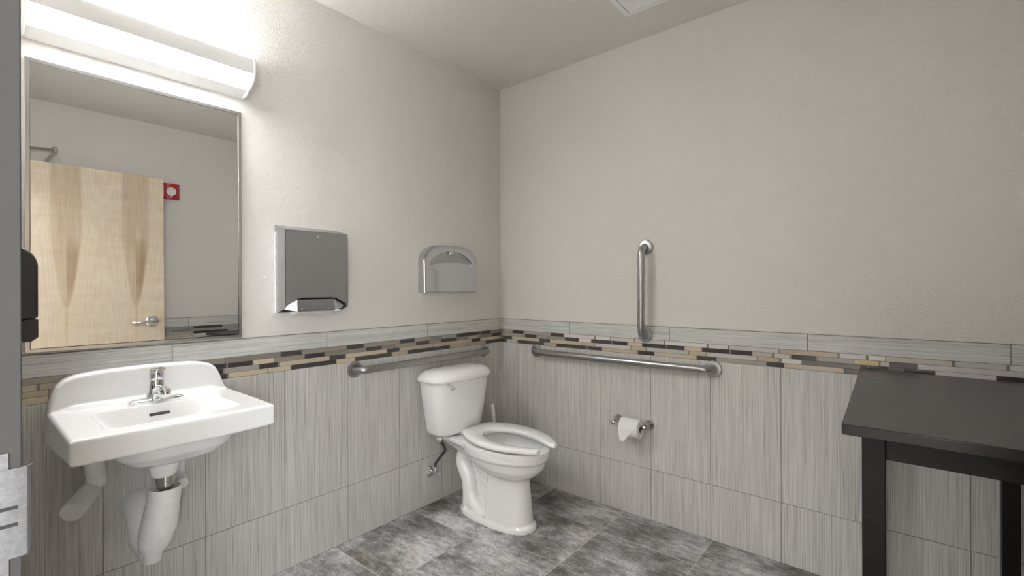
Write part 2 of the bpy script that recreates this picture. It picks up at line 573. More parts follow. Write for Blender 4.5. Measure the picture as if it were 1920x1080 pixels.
# ------------------------------------------------------------------ doorway: steel frame, strike plate, open maple door
def fn_x(x):            # points (y, z) in plane x, depth along x
    return lambda a, b, d: (x + d, a, b)
bm = bmesh.new()
FY = -2.3705            # room-side face of the frame
def jamb(x, s):         # hollow metal jamb, s = +1 when its face looks toward +x
    prof = [(0, FY), (0, NY - T - .012), (-.05, NY - T - .012), (-.05, NY - T), (-.011, NY - T), (-.011, NY), (-.05, NY), (-.05, FY)]
    pts = [(x + s * a, b) for a, b in prof]
    loft(bm, [[(a, b, z) for a, b in pts] for z in (0., DH - .0)], True)
    st = [(x, -2.425), (x, -2.465), (x + s * .016, -2.465), (x + s * .016, -2.425)]
    loft(bm, [[(a, b, z) for a, b in st] for z in (0., DH - .02)], True)
jamb(DX0, 1)
jamb(DX1, -1)
box(bm, (DX0 - .05, NY, DH - .02), (DX1 + .05, FY, DH + .035))
box(bm, (DX0, NY - T, DH - .02), (DX1, FY, DH))
fr = obj('trim_1', bm, M['frame_paint'], kind='structure', bevel=.0015)
# strike plate: flat leaf on the jamb face, with a lip that curls round the frame's edge into the room
bm = bmesh.new()
prof = [(-2.412, .0012), (-2.385, .0014), (FY + .0005, .0016), (FY + .0035, .0012), (FY + .0062, -.001), (FY + .0078, -.0042)]
rings = []
for z in (.968, 1.062):
    rings.append([(DX0 + b + .0009, a, z) for a, b in prof] + [(DX0 + b - .0009, a - .0002, z) for a, b in reversed(prof)])
loft(bm, rings, True)
box(bm, (DX0, -2.412, .945), (DX0 + .0018, -2.3805, 1.079))
sp = obj('strike_plate', bm, M['strike'], fr, smooth=30, label='bright metal strike plate with curled lip')
for z in (1.003, 1.021):
    bm = bmesh.new()
    box(bm, (DX0 + .0015, -2.405, z - .0018), (DX0 + .0029, -2.374, z + .0018))
    obj('strike_slot', bm, M['dark'], sp)

# open door (leaf stands at right angles to the doorway, hall side toward the mirror)
HX, HY, DW, DT, DTOP = 2.322, -1.352, .965, .045, 2.138
bm = bmesh.new()
box(bm, (HX, HY - DW, .012), (HX + DT, HY, DTOP))
door = obj('door_1', bm, M['maple'], kind='structure', bevel=.0015)
for sx, s in ((HX, -1), (HX + DT, 1)):
    yc, zc = HY - .075, 1.035
    bm = bmesh.new()
    disc_stack(bm, (sx, yc, zc), (s, 0, 0), [(0, .041), (.006, .041), (.011, .036), (.013, .02), (.034, .016), (.05, .0145), (.058, .010)])
    h = obj('door_handle', bm, M['chrome'], door, smooth=35)
    bm = bmesh.new()
    x = sx + s * .05
    pth = catmull([(x - s * .004, yc + .012, zc), (x, yc - .02, zc), (x, yc - .06, zc - .001), (x - s * .004, yc - .1, zc - .003), (x - s * .02, yc - .125, zc - .004)], 6)
    tube(bm, pth, [.011 - .003 * i / len(pth) for i in range(len(pth))], 14)
    obj('lever', bm, M['chrome'], h, smooth=40)
bm = bmesh.new()
box(bm, (HX + DT, -2.20, 2.05), (HX + DT + .055, -1.93, 2.115))
cl = obj('door_closer', bm, M['nickel'], door, bevel=.006)
bm = bmesh.new()
pa, pb = Vector((HX + DT + .03, -2.02, 2.12)), Vector((2.43, -1.948, 2.238))
box(bm, (-.5, -.5, -.5), (.5, .5, .5))
dirv = (pb - pa)
mt = Matrix.Translation((pa + pb) / 2) @ dirv.to_track_quat('X', 'Z').to_matrix().to_4x4() @ Matrix.Diagonal((dirv.length, .042, .010, 1))
bm.transform(mt)
disc_stack(bm, pb + Vector((0, 0, -.012)), (0, 0, 1), [(0, .014), (.045, .014), (.048, .01)], 20)
obj('closer_arm', bm, M['nickel'], cl, smooth=35)
bm = bmesh.new()
tube(bm, [pb + Vector((0, 0, .018)), (2.345, -2.35, 2.2)], .0075, 12)
box(bm, (2.315, FY, 2.175), (2.36, FY + .012, 2.199))
box(bm, (2.32, FY, 2.18), (2.34, FY + .035, 2.205))
obj('closer_rod', bm, M['nickel'], cl, smooth=35)

# ------------------------------------------------------------------ hall behind the doorway (out of view; its lamp and window are added for fill light)
plane_box('wall_hall', (-.2, -4.1, 0), (3.7, -4.0, 2.7), M['paint'])
plane_box('ceiling_hall', (-.2, -4.0, 2.606), (3.7, NY - T, 2.7), M['ceiling'])
plane_box('wall_hall_left', (-.2, -4.0, 0), (-.1, NY - T, 2.606), M['paint'])
bm = bmesh.new()                     # end wall of the hall, with a tall opening added for fill light
box(bm, (3.6, -4.0, 0), (3.7, NY - T, .25))
box(bm, (3.6, -4.0, 2.40), (3.7, NY - T, 2.606))
box(bm, (3.6, -4.0, .25), (3.7, -3.92, 2.40))
box(bm, (3.6, NY - T - .06, .25), (3.7, NY - T, 2.40))
obj('wall_hall_right', bm, M['paint'], kind='structure')
bm = bmesh.new()
for y in (-3.92, -3.255, -2.60):
    box(bm, (3.63, y, .25), (3.67, y + .04, 2.40))
for z in (.25, 2.36):
    box(bm, (3.63, -3.92, z), (3.67, -2.56, z + .04))
obj('fill_light_window_1', bm, M['frame_paint'], kind='structure')  # frame of the made-up window that lets fill light into the hall
plane_box('wall_hall_front', (W + T, NY - T, 0), (3.6, NY, 2.606), M['paint'])
t = thing('hall_fill_light', 'unseen fill lamp added on the hall ceiling outside the doorway', 'fill light', (1.9, -3.2, 2.54))  # lamp added out of view to brighten the room through the doorway
bm = bmesh.new()
box(bm, (1.28, -3.36, 2.57), (2.52, -3.04, 2.606))
obj('lamp_housing', bm, M['white'], t, bevel=.004)
bm = bmesh.new()
box(bm, (1.31, -3.33, 2.545), (2.49, -3.07, 2.57))
HL = mat('hall_fill_lens', (.9, .9, .9), .4, emit=(.975, .99, 1.0), strength=HALL_POWER / 4.)
obj('lamp_diffuser', bm, HL, t, bevel=.006)

# ------------------------------------------------------------------ lamp over the mirror
YL0, YL1 = -2.275, -1.636
t = thing('vanity_light', 'long white wall lamp with glowing lens above the mirror', 'wall lamp', (0, (YL0 + YL1) / 2, 2.05))
# section in (x, z): back plate, top slot, deep front band, lens sloping back to the wall, bottom lip
def ext(bm, pts, y0, y1, mi=0, cap=True):
    loft(bm, [[(x, y, z) for x, z in pts] for y in (y0, y1)], cap, mi)
lens_o = [(.122, 2.113), (.118, 2.100), (.110, 2.089), (.098, 2.079), (.080, 2.071), (.060, 2.066)]
lens_i = [(x - .004, z + .004) for x, z in lens_o]
bm = bmesh.new()
ext(bm, [(0, 2.044), (0, 2.20), (.010, 2.20), (.010, 2.060), (.048, 2.062), (.052, 2.0665), (.0605, 2.0665), (.0605, 2.0635), (.027, 2.0505), (.012, 2.044)], YL0 + .004, YL1 - .004)
ext(bm, [(.116, 2.112), (.126, 2.109), (.130, 2.122), (.130, 2.155), (.124, 2.169), (.110, 2.174), (.104, 2.168), (.104, 2.164), (.116, 2.158), (.120, 2.148), (.120, 2.126)], YL0 + .004, YL1 - .004)
obj('lamp_housing', bm, M['white'], t, smooth=25)
LENS = mat('lamp_lens', (.9, .9, .9), .35, emit=(.975, .988, 1.0), strength=VANITY_STRENGTH)
n = NT(LENS)                        # emission lowered toward the bottom edge and ends to limit wash on the wall
p = n.pos()
zf = n.ramp(n.math('MULTIPLY', n.math('SUBTRACT', p[2], 2.066), 20.), [(0., (.10, .10, .10)), (.3, (.35, .35, .35)), (.75, (1, 1, 1))])
ye = n.math('SUBTRACT', (YL1 - YL0) / 2, n.math('ABSOLUTE', n.math('SUBTRACT', p[1], (YL0 + YL1) / 2)))
yf = n.ramp(n.math('MULTIPLY', ye, 6.), [(0., (.3, .3, .3)), (.6, (1, 1, 1))])
n.l(n.math('MULTIPLY', n.math('MULTIPLY', zf, yf), VANITY_STRENGTH), n.b.inputs['Emission Strength'])
bm = bmesh.new()
ext(bm, lens_o + list(reversed(lens_i)), YL0 + .005, YL1 - .005)
obj('lamp_diffuser', bm, LENS, t, smooth=60)
TOPL = mat('lamp_top_lens', (.9, .9, .9), .35, emit=(.975, .988, 1.0), strength=VANITY_TOP)
bm = bmesh.new()
ext(bm, [(.011, 2.158), (.104, 2.158), (.104, 2.161), (.011, 2.161)], YL0 + .005, YL1 - .005)
obj('lamp_diffuser', bm, TOPL, t)
cap_pts = [(0, 2.043), (.041, 2.043), (.075, 2.060), (.1, 2.070), (.118, 2.085), (.129, 2.106), (.133, 2.122), (.133, 2.156), (.127, 2.171), (.11, 2.177), (.05, 2.19), (0, 2.203)]
for y0, y1 in ((YL0 - .006, YL0 + .004), (YL1 - .004, YL1 + .006)):
    bm = bmesh.new()
    ext(bm, cap_pts, y0, y1)
    obj('end_cap', bm, M['white'], t, bevel=.003)

# ------------------------------------------------------------------ mirror (hangs a third of a degree off the wall)
MY0, MY1, MZ0, MZ1 = -2.271, -1.643, 1.050, 1.983
t = thing('wall_mirror', 'rectangular mirror in polished steel frame above the washbasin', 'mirror', (0, (MY0 + MY1) / 2, MZ0))
bm = bmesh.new()
fwid, fd = .015, .016
def fprof(y0, y1, z0, z1, x):
    return [(x, y0, z0), (x, y1, z0), (x, y1, z1), (x, y0, z1)]
rings = [fprof(MY0, MY1, MZ0, MZ1, .0015), fprof(MY0, MY1, MZ0, MZ1, fd - .003), fprof(MY0 + .002, MY1 - .002, MZ0 + .002, MZ1 - .002, fd),
         fprof(MY0 + fwid - .003, MY1 - fwid + .003, MZ0 + fwid - .003, MZ1 - fwid + .003, fd), fprof(MY0 + fwid, MY1 - fwid, MZ0 + fwid, MZ1 - fwid, .006)]
loft(bm, rings, True)
obj('mirror_frame', bm, M['steel_frame'], t)
bm = bmesh.new()
ta = math.tan(.006)
zc = (MZ0 + MZ1) / 2
a0, a1, b0, b1 = MY0 + fwid - .001, MY1 - fwid + .001, MZ0 + fwid - .001, MZ1 - fwid + .001
fx = lambda z: .0118 - (z - zc) * ta
loft(bm, [[(x + fx(b0), a0, b0), (x + fx(b0), a1, b0), (x + fx(b1), a1, b1), (x + fx(b1), a0, b1)] for x in (-.003, 0.)], True)
obj('mirror_glass', bm, M['mirror'], t)

# ------------------------------------------------------------------ soap dispenser on the doorway wall
sx0, sx1, sy0, sz0, sz1, sd = .185, .30, NY, 1.108, 1.374, .116
t = thing('soap_dispenser', 'black soap dispenser beside the mirror, half hidden by the door frame', 'soap dispenser', ((sx0 + sx1) / 2, sy0, sz0))
def soap_prof(z0, inset=0.):
    p_ = [(0, 1.112), (.018, 1.112), (sd - .026, z0), (sd - inset, z0), (sd - inset, 1.315)]
    for i in range(1, 9):
        a = pi / 2 * i / 8
        p_.append((sd - .062 - inset + .062 * cos(a), 1.315 + (sz1 - 1.315 - inset) * sin(a)))
    p_ += [(0, sz1 - inset)]
    return p_
bm = bmesh.new()
loft(bm, [[(x, sy0 + a, b) for a, b in soap_prof(1.172)] for x in (sx0, sx1)], True)
obj('body', bm, M['black_plastic'], t, bevel=.007, segs=3)
bm = bmesh.new()
prism(bm, [(.021, 1.111), (sd - .026, 1.169), (sd, 1.169), (sd, 1.120), (sd - .014, 1.108), (.018, 1.108)], lambda a, b, d: (d, sy0 + a, b), sx0 + .002, sx1 - .002)
obj('push_bar', bm, M['black_plastic'], t, bevel=.004)
bm = bmesh.new()
pts = [(.016, 1.236), (.054, 1.24), (.056, 1.30), (.052, 1.328), (.04, 1.342), (.02, 1.346), (.016, 1.344)]
prism(bm, pts, lambda a, b, d: (d, sy0 + a, b), sx1 - .001, sx1 + .0025)
obj('level_window', bm, M['grey_plastic'], t, bevel=.001)

# ------------------------------------------------------------------ wall-hung washbasin
YC = -1.966
t = thing('wall_washbasin', 'white wall-hung washbasin with high rounded back under the mirror', 'sink', (0, YC, .74))
def bowl_ring(z, a, b, cx):
    return ell(cx, YC + .014, z + .006, a, b - .010, 3.2, 56)
bm = bmesh.new()
# slab
HWB = .2575
def slab(z, grow=0., xf=.470):
    hw = HWB + grow
    pts = []
    pts += [(.0, -hw), (.44, -hw), (xf - .003 + grow, -hw + .0005), (xf + grow, -hw + .003)]
    for i in range(1, 10):
        u = i / 10
        pts.append((xf + .013 * sin(pi * u) + grow, -hw + .003 + (2 * hw - .006) * u))
    pts += [(xf + grow, hw - .003), (xf - .003 + grow, hw - .0005), (.44, hw), (0., hw)]
    return [(x, YC + y, z if not callable(z) else z(x)) for x, y in pts]
low = lambda x: .745 + .043 * min(1, x / .45)
loft(bm, [slab(low, -.004), slab(lambda x: low(x) + .006), slab(.852, 0.), slab(.8585, -.005)], True)
# back splash: ogee-ended profile standing on the deck
prof = []
for y, z in ((-.2565, .80), (-.2565, .858), (-.2535, .884), (-.247, .91), (-.237, .938), (-.22, .958), (-.19, .9705), (-.13, .977), (0, .981), (.13, .977), (.17, .971), (.2, .960), (.218, .944), (.23, .922), (.24, .895), (.249, .872), (.2565, .858), (.2565, .80)):
    prof.append((YC + y, z))
loft(bm, [[(x, a, b) for a, b in prof] for x in (.0, .034)] + [[(.046, YC + (a - YC) * .985, b - (.008 if b > .87 else 0)) for a, b in prof]], True)
# fillet between deck and splash
loft(bm, [[(.03 + (x - .03) * k_, y, .85 + (z - .85) * (.3 + .7 * k_)) for x, z in ((.03, .85), (.03, .885), (.05, .872), (.075, .858), (.075, .85))] for y, k_ in ((YC - .252, .35), (YC - .2, 1), (YC + .2, 1), (YC + .252, .35))], True)
# bowl underside
loft(bm, [bowl_ring(.80, .15, .19, .270), bowl_ring(.765, .147, .185, .270), bowl_ring(.733, .135, .166, .266), bowl_ring(.707, .112, .138, .26), bowl_ring(.688, .08, .10, .25), bowl_ring(.678, .04, .055, .24)], True)
disc_stack(bm, (.232, YC + .001, .634), (0, 0, 1), [(0, .034), (.004, .036), (.02, .040), (.045, .046), (.07, .055)], 32)
basin = obj('basin', bm, M['porcelain'], t)
rm = basin.modifiers.new('r', 'REMESH')
rm.mode = 'VOXEL'
rm.voxel_size = .0032
sm = basin.modifiers.new('s', 'SMOOTH')
sm.iterations = 7
sm.factor = .5
# cut the bowl
bm = bmesh.new()
def cav(z, x0, x1, hw0, hw1, e=6.):
    out = []
    for i in range(56):
        tt = 2 * pi * i / 56
        c, s_ = cos(tt), sin(tt)
        px = math.copysign(abs(c) ** (2 / e), c)
        py = math.copysign(abs(s_) ** (2 / e), s_)
        x = (x0 + x1) / 2 + px * (x1 - x0) / 2
        hw = hw0 + (hw1 - hw0) * (px + 1) / 2
        out.append((x, YC + py * hw, z))
    return out
loft(bm, [cav(.90, .150, .424, .183, .193, 9), cav(.862, .156, .418, .177, .186, 9), cav(.855, .160, .413, .172, .18, 8), cav(.82, .166, .405, .150, .158, 6), cav(.78, .172, .39, .125, .132, 4.5), cav(.735, .182, .36, .095, .1, 3.5), cav(.716, .2, .32, .055, .058, 2.6), cav(.710, .22, .30, .03, .03, 2.2)], True)
cut = obj('cutter', bm, M['porcelain'])
bo = basin.modifiers.new('b', 'BOOLEAN')
bo.operation = 'DIFFERENCE'
bo.solver = 'EXACT'
bo.object = cut
bake(basin, 38)
bpy.data.objects.remove(cut)
bm = bmesh.new()
pts = [(-.025 + .0048 * cos(a), .0048 * sin(a)) for a in [pi / 2 + pi * i / 8 for i in range(9)]] + [(.025 + .0048 * cos(a), .0048 * sin(a)) for a in [-pi / 2 + pi * i / 8 for i in range(9)]]
loft(bm, [[(.1655 + d - b * .1, YC + .006 + a, .826 + b) for a, b in pts] for d in (-.004, .0022)], True)
obj('overflow_slot', bm, mat('overflow_rubber', (.07, .07, .07), .6), t)
bm = bmesh.new()
disc_stack(bm, (.26, YC, .7095), (0, 0, 1), [(0, .03), (.003, .03), (.005, .024), (.004, .012), (.006, .01)], 28)
obj('drain_ring', bm, M['chrome'], t, smooth=40)
# faucet
fc = Vector((.105, YC + .012, .858))
bm = bmesh.new()
R_ = []
for z, a, b in ((0, .026, .079), (.006, .027, .080), (.011, .024, .076), (.014, .019, .068)):
    R_.append(ell(fc.x, fc.y, fc.z + z, a, b, 2.6, 40))
loft(bm, R_, True)
R_ = []
for z, a, b in ((.008, .026, .036), (.02, .024, .030), (.04, .022, .024), (.062, .0205, .022), (.075, .02, .021)):
    R_.append(ell(fc.x - .004, fc.y, fc.z + z, a, b, 2.2, 32))
loft(bm, R_, True)
fau = obj('faucet', bm, M['chrome'], t, smooth=40, label='chrome single-lever faucet')
bm = bmesh.new()
pth = catmull([(fc.x + .002, fc.y, fc.z + .034), (fc.x + .04, fc.y, fc.z + .044), (fc.x + .075, fc.y, fc.z + .047), (fc.x + .100, fc.y, fc.z + .043)], 6)
tube(bm, pth, [.019 - .004 * i / len(pth) for i in range(len(pth))], 20)
disc_stack(bm, (fc.x + .096, fc.y, fc.z + .057), (.25, 0, -1), [(0, .012), (.004, .0165), (.022, .0165), (.03, .013), (.031, .009)], 24)
obj('spout', bm, M['chrome'], fau, smooth=40)
bm = bmesh.new()
disc_stack(bm, (fc.x - .004, fc.y, fc.z + .077), (0, 0, 1), [(0, .0215), (.004, .0225), (.03, .0215), (.037, .018), (.04, .008)], 28)
pth = catmull([(fc.x - .006, fc.y, fc.z + .106), (fc.x + .02, fc.y, fc.z + .114), (fc.x + .045, fc.y, fc.z + .119), (fc.x + .062, fc.y, fc.z + .118)], 6)
for i in range(1):
    rr = []
    for j, q in enumerate(pth):
        u = j / (len(pth) - 1)
        w_ = .017 - .007 * u
        h_ = .008 - .004 * u
        rr.append([(q.x, q.y + w_ * cos(2 * pi * k_ / 16), q.z + h_ * sin(2 * pi * k_ / 16)) for k_ in range(16)])
    loft(bm, rr, True)
obj('faucet_handle', bm, M['chrome'], fau, smooth=40)
bm = bmesh.new()
disc_stack(bm, (fc.x + .0165, fc.y, fc.z + .098), (1, 0, 0), [(0, .0035), (.0018, .0035)], 12)
obj('indicator', bm, M['dark'], fau)
# drain, trap cover and supply covers
TX, TY = .232, YC + .005
bm = bmesh.new()
disc_stack(bm, (TX, TY, .53), (0, 0, 1), [(0, .0165), (.062, .0165), (.064, .025), (.085, .025), (.087, .028), (.103, .028)], 28)
obj('tailpiece', bm, M['nickel'], t, smooth=35)
bm = bmesh.new()
dy = -.034
pz = [(.594, .0445, 0), (.57, .046, .06), (.51, .049, .3), (.475, .0515, .45), (.452, .0515, .55), (.446, .0485, .6), (.425, .048, .72), (.40, .040, .86), (.388, .030, .93), (.384, .0265, .95), (.358, .0255, 1.)]
rings = [ell(TX - .012 * u, TY + dy * u, z, r_, r_, 2, 36) for z, r_, u in pz]
inner = [ell(TX - .012 * u, TY + dy * u, z, r_, r_, 2, 36) for z, r_, u in ((.55, .039, .12), (.594, .041, 0))]
loft(bm, inner[:1] + [inner[1]] + rings, True)
tc = obj('trap_cover', bm, M['pvc'], t, smooth=40)
bm = bmesh.new()
pth = catmull([(.008, -1.99, .484), (.04, -1.992, .486), (.072, -1.998, .468), (.092, -2.004, .432), (.115, -2.006, .402), (.16, -2.0, .380), (.20, -1.992, .378)], 7)
kk = len(pth) - 1
tube(bm, pth, [.052 - .021 * min(1, (i / kk) / .55) for i in range(kk + 1)], 28)
obj('trap_arm_cover', bm, M['pvc'], t, smooth=50)
def supply(yv, x0, xc, zc_, ztop, xt, yt, r1, r2, dyc):
    bm = bmesh.new()
    pth = catmull([(.05, yv, zc_ + .02), (.052, yv, zc_ + .05), ((.052 + xt) / 2, (yv + yt) / 2, (zc_ + ztop) / 2), (xt, yt, ztop)], 6)
    tube(bm, pth, [r1 + (r1 * -.12) * i / len(pth) for i in range(len(pth))], 24)
    disc_stack(bm, (x0, yv, zc_ + .012), (xc - x0, dyc, -.030 * (xc - x0) / .17), [(0, r2 * .78), (.02, r2 * .95), (.05, r2), (xc - x0 - .012, r2)], 28)
    sc = obj('supply_cover', bm, M['pvc'], t, smooth=40)
    bm = bmesh.new()
    d_ = Vector((xc - x0, dyc, -.030 * (xc - x0) / .17)).normalized()
    disc_stack(bm, Vector((x0, yv, zc_ + .012)) + d_ * (xc - x0 - .011), d_, [(0, r2 * 1.02), (.01, r2 * 1.02), (.013, r2 * .96)], 28)
    obj('cover_cap', bm, M['plastic_white'], sc, smooth=30)
supply(-2.108, .03, .185, .580, .755, .10, -2.122, .0285, .0290, -.085)
supply(-1.872, .02, .115, .552, .73, .06, -1.884, .016, .021, -.012)

# ------------------------------------------------------------------ paper towel dispenser
PY0, PY1, PZ0, PZ1, PD = -1.505, -1.213, 1.146, 1.506, .10
t = thing('paper_towel_dispenser', 'grey steel paper towel dispenser on the wall right of the mirror', 'towel dispenser', (0, (PY0 + PY1) / 2, PZ0))
bm = bmesh.new()
cy = (PY0 + PY1) / 2
front = [(PY0, 1.166), (PY0 + .006, 1.177), (PY0 + .052, 1.206), (PY0 + .075, 1.211), (PY1 - .08, 1.211), (PY1 - .058, 1.208), (PY1 - .004, 1.180), (PY1, 1.170), (PY1, PZ1), (PY0, PZ1)]
loft(bm, [[(x, a, b) for a, b in front] for x in (PD - .0015, PD)], True)
for y_ in (PY0, PY1 - .0015):
    loft(bm, [[(x, y_ + d_, z) for x, z in ((.03, 1.150), (PD, 1.166), (PD, PZ1), (.0, 1.5305), (.0, 1.50), (.03, 1.50))] for d_ in (0, .0015)], True)
tp = [(0.0, 1.532), (PD, PZ1), (PD, PZ1 - .0015), (0., 1.5305)]
loft(bm, [[(x, y, z) for x, z in tp] for y in (PY0, PY1)], True)
obj('front_cover', bm, M['steel_sheet'], t)
bm = bmesh.new()
for y0, y1 in ((PY0 + .0005, PY0 + .002), (PY1 - .002, PY1 - .0005)):
    loft(bm, [[(x, y, z) for x, z in ((0, PZ0 - .002), (.034, PZ0), (.034, 1.522), (0, 1.531))] for y in (y0, y1)], True)
box(bm, (0, PY0, PZ0), (.002, PY1, 1.53))
obj('back_case', bm, M['steel_polish'], t)
bm = bmesh.new()
def tray_pt(y, z):
    d = abs(y - cy)
    return (.093 - max(0., d - .088) * .42, y, z)
ys = (PY0 + .008, PY0 + .056, PY1 - .062, PY1 - .008)
loft(bm, [[tray_pt(ys[0], 1.174), tray_pt(ys[1], 1.204), tray_pt(ys[1], 1.152), tray_pt(ys[0], 1.166)]], True) if 0 else None
for k_ in range(3):
    y0_, y1_ = ys[k_], ys[k_ + 1]
    zt = (1.172, 1.203, 1.203, 1.174)
    zb_ = (1.163, 1.151, 1.151, 1.165)
    q4 = [tray_pt(y0_, zb_[k_]), tray_pt(y1_, zb_[k_ + 1]), tray_pt(y1_, zt[k_ + 1]), tray_pt(y0_, zt[k_])]
    loft(bm, [[(x - .0015, y, z) for x, y, z in q4], q4], True)
obj('towel_tray', bm, M['steel_polish'], t)
for yy in (PY0 + .075, PY1 - .085):
    bm = bmesh.new()
    disc_stack(bm, (.093, yy, 1.160), (1, 0, 0), [(0, .006), (.0008, .006), (.0009, .0035)], 16)
    obj('tray_rivet', bm, M['chrome'], t)
bm = bmesh.new()
box(bm, (.004, PY0 + .004, 1.153), (.066, PY1 - .004, 1.5))
obj('towel_well', bm, M['dark'], t)
bm = bmesh.new()
disc_stack(bm, (PD, -1.358, 1.484), (1, 0, 0), [(0, .0065), (.003, .0065), (.004, .005)], 20)
obj('lock', bm, M['chrome'], t, smooth=30)
bm = bmesh.new()
pts = []
N_ = 24
y0, y1 = PY0 + .035, PY1 - .062
top = [(y0 + (y1 - y0) * i / N_, 1.15) for i in range(N_ + 1)]
bot = [(y0 + (y1 - y0) * i / N_, 1.142 - .004 * sin(i * .9) - .006 * (i / N_) ** 3 - .003 * (i < 9)) for i in range(N_ + 1)]
for x in (.073, .0745):
    pts.append([(x + .004 * sin(j * .5), a, b) for j, (a, b) in enumerate(top + bot[::-1])])
loft(bm, pts, True)
o = obj('paper_towel', bm, M['towel_paper'])
o['label'] = 'cream paper towel edge hanging out of the steel towel dispenser'
o['category'] = 'paper towel'

# ------------------------------------------------------------------ toilet seat cover dispenser
QY0, QY1, QZ0, QZ1, QD = -.712, -.288, 1.226, 1.506, .052
t = thing('seat_cover_dispenser', 'rounded polished steel seat cover dispenser on the wall above the toilet', 'seat cover dispenser', (0, (QY0 + QY1) / 2, QZ0))
cy = (QY0 + QY1) / 2
hw = (QY1 - QY0) / 2
def arch(inset):
    p_ = [(-hw + inset, QZ0 + inset * .3), (hw - inset, QZ0 + inset * .3)]
    ra, rb = .115, .095
    zt = QZ1 - inset
    for i in range(13):
        a = pi / 2 * i / 12
        p_.append((hw - inset - ra + ra * cos(a), zt - .006 - rb + rb * sin(a)))
    for i in range(1, 8):
        u = i / 8
        p_.append(((hw - inset - ra) * (1 - 2 * u), zt - .006 + .006 * sin(pi * u)))
    for i in range(13):
        a = pi / 2 * i / 12
        p_.append((-(hw - inset - ra + ra * sin(a)), zt - .006 - rb + rb * cos(a)))
    return p_
bm = bmesh.new()
RR = []
for x, ins in ((0., 0.), (QD - .016, 0.), (QD - .009, .002), (QD - .003, .008), (QD, .018)):
    RR.append([(x, cy + a, b) for a, b in arch(ins)])
loft(bm, RR, True)
body = obj('body', bm, M['steel_polish'], t)
bm = bmesh.new()
def cres(g):
    p_ = []
    n_ = 24
    for i in range(n_ + 1):
        u = -1 + 2 * i / n_
        p_.append((u * (.168 + g), 1.380 - g + .026 * (1 - u * u)))
    for i in range(n_ + 1):
        u = 1 - 2 * i / n_
        p_.append((u * (.174 - .004 * (abs(u) > .99) + g), 1.400 + g + .068 * (1 - abs(u) ** 2.6)))
    return p_
loft(bm, [[(x, cy + a, b) for a, b in cres(0)] for x in (QD - .017, QD + .02)], True)
cut = obj('cutter', bm, M['dark'])
bo = body.modifiers.new('b', 'BOOLEAN')
bo.operation = 'DIFFERENCE'
bo.solver = 'EXACT'
bo.object = cut
bake(body, 30)
bpy.data.objects.remove(cut)
bm = bmesh.new()
loft(bm, [[(x, cy + a, b) for a, b in cres(.001)] for x in (QD - .018, QD - .0135)], True)
obj('recess_plate', bm, M['steel_sheet'], t)
bm = bmesh.new()
loft(bm, [[(QD - .0135, cy + a, b) for a, b in ((-.03, 1.4665), (.03, 1.4665), (.012, 1.448), (-.012, 1.448))], [(QD - .003, cy + a, b) for a, b in ((-.022, 1.466), (.022, 1.466), (.008, 1.455), (-.008, 1.455))]], True)
obj('pull_tab', bm, M['chrome'], t)

# ------------------------------------------------------------------ grab bars
def grab(label, p0, p1, nrm, off=.057, r=.0185):
    p0, p1, nrm = Vector(p0), Vector(p1), Vector(nrm)
    d = (p1 - p0).normalized()
    t = thing('grab_bar', label, 'grab bar', tuple(p0), 'brushed steel grab bars by the toilet')
    R = .045
    pth = [p0 + nrm * .004]
    for i in range(0, 11):
        a = pi / 2 * i / 10
        pth.append(p0 + nrm * (off - R + R * sin(a)) + d * (R - R * cos(a)))
    for i in range(0, 11):
        a = pi / 2 * (1 - i / 10)
        pth.append(p1 + nrm * (off - R + R * sin(a)) - d * (R - R * cos(a)))
    pth.append(p1 + nrm * .004)
    bm = bmesh.new()
    tube(bm, pth, r, 28)
    obj('bar', bm, M['steel'], t, smooth=50)
    for p in (p0, p1):
        bm = bmesh.new()
        disc_stack(bm, p, nrm, [(0, .0405), (.007, .0405), (.0105, .038), (.0125, .031), (.0125, .0215), (.009, .02)], 40)
        obj('flange', bm, M['steel'], t, smooth=28)
    return t
grab('brushed steel grab bar on the wall behind the toilet tank', (.007, -1.122, .846), (.007, -.182, .845), (1, 0, 0))
grab('long horizontal steel grab bar above the toilet paper holder', (.313, -.007, .850), (1.398, -.007, .850), (0, -1, 0))
grab('short vertical steel grab bar', (1.049, -.007, 1.468), (1.045, -.007, .997), (0, -1, 0))

# ------------------------------------------------------------------ toilet paper holder and roll
PZ, PYY = .510, -.072
t = thing('toilet_paper_holder', 'satin nickel two-post toilet paper holder on the tiled wall', 'paper holder', (.977, 0, .47))
for x in (.886, 1.066):
    bm = bmesh.new()
    disc_stack(bm, (x, -.0065, PZ), (0, -1, 0), [(0, .029), (.004, .029), (.009, .026), (.018, .017), (.03, .0095), (.05, .0075), (.056, .010), (.0655, .0125), (.075, .010), (.079, .004)], 28)
    obj('post', bm, M['nickel'], t, smooth=40)
bm = bmesh.new()
disc_stack(bm, (.868, PYY, PZ - .002), (1, 0, 0), [(0, .003), (.004, .007), (.009, .007), (.012, .004), (.016, .009), (.022, .009), (.026, .006), (.184, .006), (.188, .0095), (.197, .0095), (.202, .006), (.208, .0065), (.212, .003)], 20)
obj('roller', bm, M['nickel'], t, smooth=40)
RX0, RX1, RR0, RC = .938, 1.046, .050, .019
rc = Vector((0, PYY, PZ - .013))
t = thing('toilet_paper_roll', 'white toilet paper roll with loose torn sheet on the holder', 'toilet paper', (.992, PYY, PZ - .063))
bm = bmesh.new()
k = 48
def ring_x(x, r_):
    return [(x, rc.y + r_ * cos(2 * pi * i / k), rc.z + r_ * sin(2 * pi * i / k)) for i in range(k)]
R_ = loft(bm, [ring_x(RX0, RC), ring_x(RX0, RR0 - .001), ring_x(RX0 + .001, RR0), ring_x(RX1 - .001, RR0), ring_x(RX1, RR0 - .001), ring_x(RX1, RC), ring_x(RX0, RC)], False)
